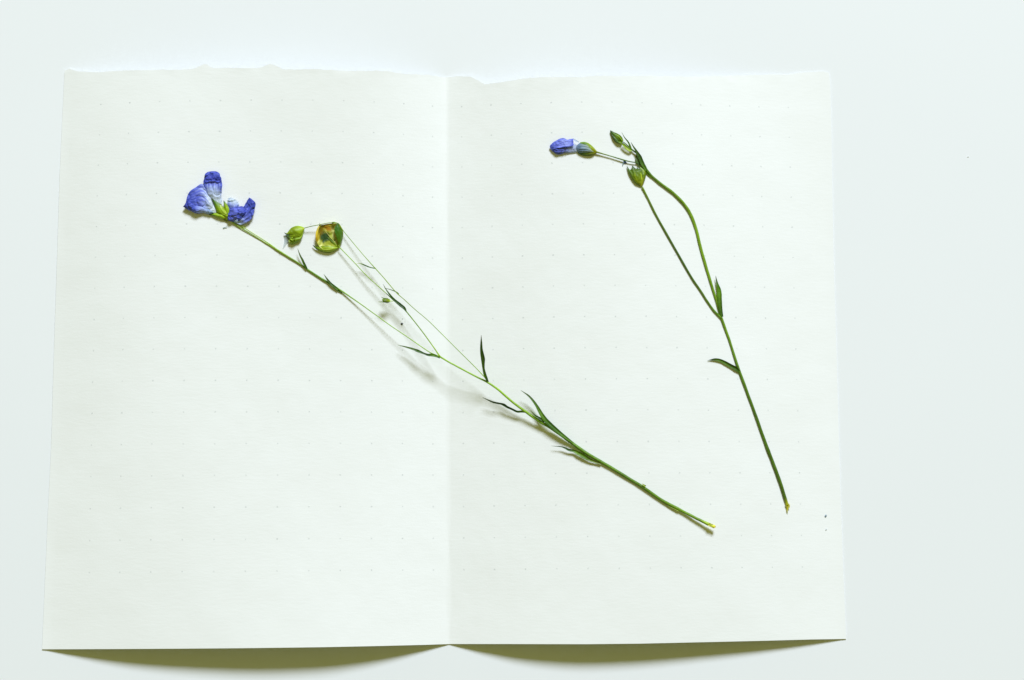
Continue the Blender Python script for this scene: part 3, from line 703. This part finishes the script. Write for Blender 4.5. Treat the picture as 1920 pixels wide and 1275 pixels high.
    leaf('leaf', [(*z11(288,500),4,4),(*z11(272,430),7.0,4.5),(*z11(262,350),8.4,5),(*z11(258,280),9.2,5.2),(*z11(254,225),7.8,5.5),(*z11(238,170),4.4,5.8),(*z11(222,90),.4,6)], [(0,DG),(.2,(.045,.12,.008)),(.5,(.10,.24,.012)),(.8,(.07,.19,.012)),(1,(.08,.10,.12))], T, seed=25, camber=.3)
    leaf('leaf', [(*z11(462,1050),4,3),(*z11(425,1015),7.5,3.4),(*z11(370,985),7,2.8),(*z11(310,952),6.6,2.8),(*z11(262,932),5.4,2.8),(*z11(215,924),4.2,2.8),(*z11(180,928),2.4,2.4),(*z11(140,936),.4,2)], [(0,DG),(.3,(.07,.17,.014)),(.6,MG),(.85,(.02,.05,.012)),(1,(.10,.17,.08))], T, seed=26, camber=.5, roll=.3)
    # small curl of thread at the fork
    tube('tendril', [(*z9(545,750),.7,4.5),(*z9(565,790),.8,5),(*z9(555,830),.8,5),(*z9(520,850),.7,5)], [(0,DK),(1,DG)], T, sides=8, n=6)

    # ---------------- small green bud
    bd = sheet('bud', [sec(z9, 275,345,245,378,7,8,6), sec(z9, 268,300,180,375,6,11,4), sec(z9, 235,240,120,320,5,12,3), sec(z9, 165,195,82,255,5,11,4), sec(z9, 95,170,58,195,6,9,5), sec(z9, 48,145,42,152,7,7,7)],
               petal_col([(0,MG),(.4,(.08,.17,.010)),(1,MG)], .25), T, M_LEAF, nu=18, solid=True, crumple=.7, seed=71)
    sheet('sepal', [sec(z9, 280,340,262,362,8,9,8), sec(z9, 262,275,195,320,8,13,11), sec(z9, 205,222,140,275,8,14,12), sec(z9, 130,185,90,220,8,13,11), sec(z9, 46,143,42,150,8,8,8)],
          petal_col([(0,MG),(.4,(.16,.29,.014)),(.7,MG),(1,DG)], .2, 2, rim=LG), bd, M_LEAF, nu=14, th=.1, crumple=.8, vein=.8, seed=73)
    sheet('sepal', [sec(z9, 262,355,240,378,7,9,6), sec(z9, 200,315,160,370,11,12,4), sec(z9, 140,270,100,310,11,12,4), sec(z9, 80,215,62,230,9,10,5), sec(z9, 44,150,40,155,8,8,8)],
          petal_col([(0,MG),(.5,(.06,.13,.008)),(1,DG)], .2, 4), bd, M_LEAF, nu=12, th=.1, crumple=.8, seed=75)

    leaf('sepal', [(*z9(262,372),4,5.5),(*z9(190,340),5,6.5),(*z9(110,275),3.6,5.5),(*z9(50,170),.5,4.5)], [(0,LG),(.4,(.05,.12,.010)),(1,DK)], bd, seed=77, camber=.4)
    leaf('sepal', [(*z9(272,335),3,7),(*z9(215,255),4,8),(*z9(140,205),2.6,7),(*z9(40,138),.4,5)], [(0,LG),(.5,(.20,.33,.02)),(1,DK)], bd, seed=78, camber=.4)
    # ---------------- green seed capsule
    pd = sheet('seed_pod', [sec(z9, 585,1165,640,1150,3,4,3), sec(z9, 495,1105,660,1080,2,9,3), sec(z9, 420,1000,692,985,2,14,3), sec(z9, 385,920,700,910,2.5,15,4), sec(z9, 400,870,690,870,3,13,5), sec(z9, 450,850,640,845,4,9,5)],
               petal_col([(0,(.32,.34,.03)),(.3,(.17,.26,.014)),(.6,(.12,.21,.012)),(1,DG)], .2), T, M_LEAF, nu=24, solid=True, crumple=.8, vein=1.6, freq=5, seed=81)
    sheet('sepal', [sec(z9, 580,1168,618,1165,4,6,4), sec(z9, 480,1100,560,1090,4,11,9), sec(z9, 405,985,500,980,4,13,12), sec(z9, 368,895,440,905,5,13,12), sec(z9, 358,845,395,860,7,10,9), sec(z9, 346,795,352,797,7,7,7)],
          petal_col([(0,OL),(.3,(.15,.22,.010)),(.7,MG),(1,DK)], .2, 2, rim=(.24,.34,.012)), pd, M_LEAF, nu=14, th=.12, crumple=.8, seed=83)
    sheet('sepal', [sec(z9, 590,1165,632,1160,5,7,5), sec(z9, 510,1080,640,1080,10,14,10), sec(z9, 450,985,655,975,12,17,12), sec(z9, 440,920,650,905,12,17,12), sec(z9, 440,870,590,865,12,15,12), sec(z9, 440,830,520,850,10,12,10), sec(z9, 442,785,450,790,9,9,9)],
          petal_col([(0,(.38,.40,.03)),(.25,(.22,.32,.014)),(.5,(.13,.23,.012)),(.8,(.06,.13,.010)),(1,DK)], .3, 4, rim=(.10,.16,.008)), pd, M_LEAF, nu=20, th=.12, crumple=.8, vein=1.6, seed=85)
    sheet('sepal', [sec(z9, 605,1160,642,1148,4,6,4), sec(z9, 620,1080,672,1075,12,12,4), sec(z9, 640,985,698,980,14,14,4), sec(z9, 635,910,700,905,13,13,5), sec(z9, 605,860,680,860,10,11,6), sec(z9, 585,815,605,815,7,7,7)],
          petal_col([(0,(.45,.46,.03)),(.4,(.13,.22,.010)),(.7,(.22,.33,.012)),(1,LG)], .2, 6), pd, M_LEAF, nu=12, th=.12, crumple=.8, seed=87)
    leaf('rib', [(*z9(620,1150),2.2,3.8),(*z9(622,1060),2.8,8),(*z9(612,980),2.8,9.6),(*z9(598,920),1.2,9.6)], [(0,(.42,.48,.03)),(.5,(.48,.60,.04)),(1,LI)], pd, seed=5, camber=-.2)
    leaf('rib', [(*z9(600,1150),2,3.8),(*z9(545,1050),2,8.2),(*z9(490,960),2,9.0),(*z9(470,900),1.0,8.8)], [(0,(.38,.42,.03)),(.5,(.26,.40,.02)),(1,MG)], pd, seed=6, camber=-.2)
    # blue scrap caught on the stalk
    sc_ = sheet('petal', [sec(z9, 285,700,320,705,3,4,3), sec(z9, 285,730,345,735,3,5,3), sec(z9, 300,755,340,750,2,3,2)], petal_col([(0,GB),(.5,(.10,.16,.40)),(1,(.25,.35,.55))], .2), T, M_VEIL, nu=8, crumple=.6, seed=91)
    leaf('shred', [(*z9(295,715),2,3),(*z9(278,755),2,2),(*z9(268,800),.5,1)], [(0,GB),(1,(.45,.60,.66))], sc_, mat=M_VEIL, seed=3)

    HS[0] = .65
    # ---------------- closed blue flower in its calyx
    fl = sheet('flower', [sec(z8, 870,425,872,445,4,5,4), sec(z8, 800,350,815,488,3,10,2.5), sec(z8, 700,290,715,496,3,13,2), sec(z8, 620,302,630,478,3,12,2), sec(z8, 572,345,585,440,4,9,3), sec(z8, 556,370,560,405,5,7,4)],
               petal_col([(0,OL),(.3,(.14,.22,.03)),(.55,(.14,.27,.30)),(1,(.12,.20,.34))], .15), T, M_LEAF, nu=22, solid=True, crumple=.8, vein=1.4, freq=8, seed=101)
    sheet('sepal', [sec(z8, 872,425,870,442,5,6,5), sec(z8, 815,360,790,420,5,12,12), sec(z8, 745,305,715,370,5,13.5,14), sec(z8, 680,288,655,325,5,12,12), sec(z8, 625,293,618,308,6,8,8)],
          petal_col([(0,(.34,.34,.02)),(.3,(.26,.36,.02)),(.6,MG),(1,LG)], .2, 2, rim=LI), fl, M_LEAF, nu=12, th=.12, crumple=.7, seed=103)
    sheet('sepal', [sec(z8, 874,430,868,448,5,6,4), sec(z8, 820,435,810,490,11,10,2.5), sec(z8, 740,455,710,498,10,9,2), sec(z8, 660,455,640,485,8,7,2), sec(z8, 595,445,590,458,5,5,3)],
          petal_col([(0,(.40,.38,.02)),(.3,OL),(.6,(.07,.12,.010)),(1,DG)], .2, 4, rim=(.12,.20,.012)), fl, M_LEAF, nu=12, th=.12, crumple=.7, seed=105)
    sheet('petal', [sec(z8, 825,425,815,445,9,10,8), sec(z8, 740,340,760,450,12,15,10), sec(z8, 650,310,670,455,10,15,8), sec(z8, 590,325,610,450,8,12,6), sec(z8, 556,370,565,405,7,8,6)],
          petal_col([(0,(.70,.78,.50)),(.25,(.55,.68,.70)),(.6,(.24,.38,.54)),(1,(.36,.48,.66))], .6, 6), fl, M_VEIL, nu=30, crumple=.6, vein=2.4, freq=9, seed=107)
    # pale throat between calyx and petals
    sheet('petal', [sec(z8, 595,370,590,430,6,8,5), sec(z8, 530,320,545,448,6,8,4), sec(z8, 470,330,480,452,6,8,4), sec(z8, 420,360,430,455,6,8,4), sec(z8, 380,400,390,450,6,7,5)],
          petal_col([(0,(.62,.72,.84)),(.5,(.62,.68,.93)),(1,BP)], .4, 8, rim=(.72,.80,.92)), fl, M_VEIL, nu=20, crumple=1.0, vein=2.0, freq=8, seed=109)
    leaf('petal', [(*z8(600,292),2,6),(*z8(560,272),3,6),(*z8(520,245),1.5,7)], [(0,(.70,.78,.86)),(1,(.62,.70,.88))], fl, mat=M_VEIL, seed=4)
    sheet('petal', [sec(z8, 478,350,455,440,6,8,4.5), sec(z8, 420,330,405,452,7,10.5,5), sec(z8, 340,310,340,465,8,11.5,5), sec(z8, 270,300,285,472,8,12,5.5), sec(z8, 212,310,220,440,8,11,6.5), sec(z8, 180,335,185,400,8,9,7), sec(z8, 166,350,168,370,8,8,8)],
          petal_col([(0,BP),(.3,BL),(.6,BM),(1,BL)], .25, 10, rim=BM), fl, nu=30, nv=7, crumple=2.0, vein=2.6, freq=7, seed=111, edge=1)
    sheet('petal', [sec(z8, 518,234,524,335,7,11,13), sec(z8, 480,246,490,348,7,12,15), sec(z8, 425,256,440,355,8,13,17), sec(z8, 370,230,380,365,8,13,18), sec(z8, 285,254,300,378,8,13,17), sec(z8, 215,298,245,392,7.5,12,14), sec(z8, 175,335,195,385,8,9,10)],
          petal_col([(0,BM),(.12,BL),(.4,(.34,.40,.86)),(.7,BL),(1,BM)], .3, 12, rim=BM), fl, nu=30, nv=7, crumple=2.2, vein=2.0, freq=8, seed=113, edge=1)
    return T
build_short_sprig()

# ================================================================== crumbs and dust
def crumb(name, px, py, r, stretch, ang, col, label, on_table=False):
    c = at_z(px, py, .1) if on_table else at(px, py, 0)
    V, Fc, C = [], [], []
    nr, ns = 7, 10
    for i in range(nr+1):
        th = math.pi*i/nr
        for k in range(ns):
            ph = 2*math.pi*k/ns
            q = np.array([math.sin(th)*math.cos(ph)*stretch, math.sin(th)*math.sin(ph), math.cos(th)*.55])
            q *= 1 + .45*nz(q[0]*1.7+px, q[1]*1.7, q[2]*1.7+py)
            x, y = q[0]*math.cos(ang)-q[1]*math.sin(ang), q[0]*math.sin(ang)+q[1]*math.cos(ang)
            V.append(c + np.array([x, y, q[2] + .5])*r*PXMM); C.append(col)
    for i in range(nr):
        for k in range(ns):
            Fc.append((i*ns+k, (i+1)*ns+k, (i+1)*ns+(k+1) % ns, i*ns+(k+1) % ns))
    o = mesh_obj(name, V, Fc, M_CRUMB, None, C)
    o['label'] = label; o['category'] = 'crumb'
    return o
crumb('seed_crumb', 753.5, 607.5, 2.0, 1.0, .3, (.02,.03,.035), 'tiny black crumb on the paper beneath the forked thin green stems')
crumb('petal_crumb', 1548, 967.5, 1.55, 1.8, 1.1, (.20,.28,.33), 'blue grey crumb on the paper near its right edge beside the short sprig cut end')
crumb('paper_crumb', 1549, 993, 1.2, 1.9, 1.0, (.60,.64,.64), 'pale grey crumb on the paper just below the blue grey crumb')
crumb('dust_crumb', 1815.5, 293, .75, 1.9, .2, (.80,.82,.82), 'faint grey crumb on the bare white table right of the sheet', True)

for o in bpy.data.objects:
    if '_o' in o: del o['_o']
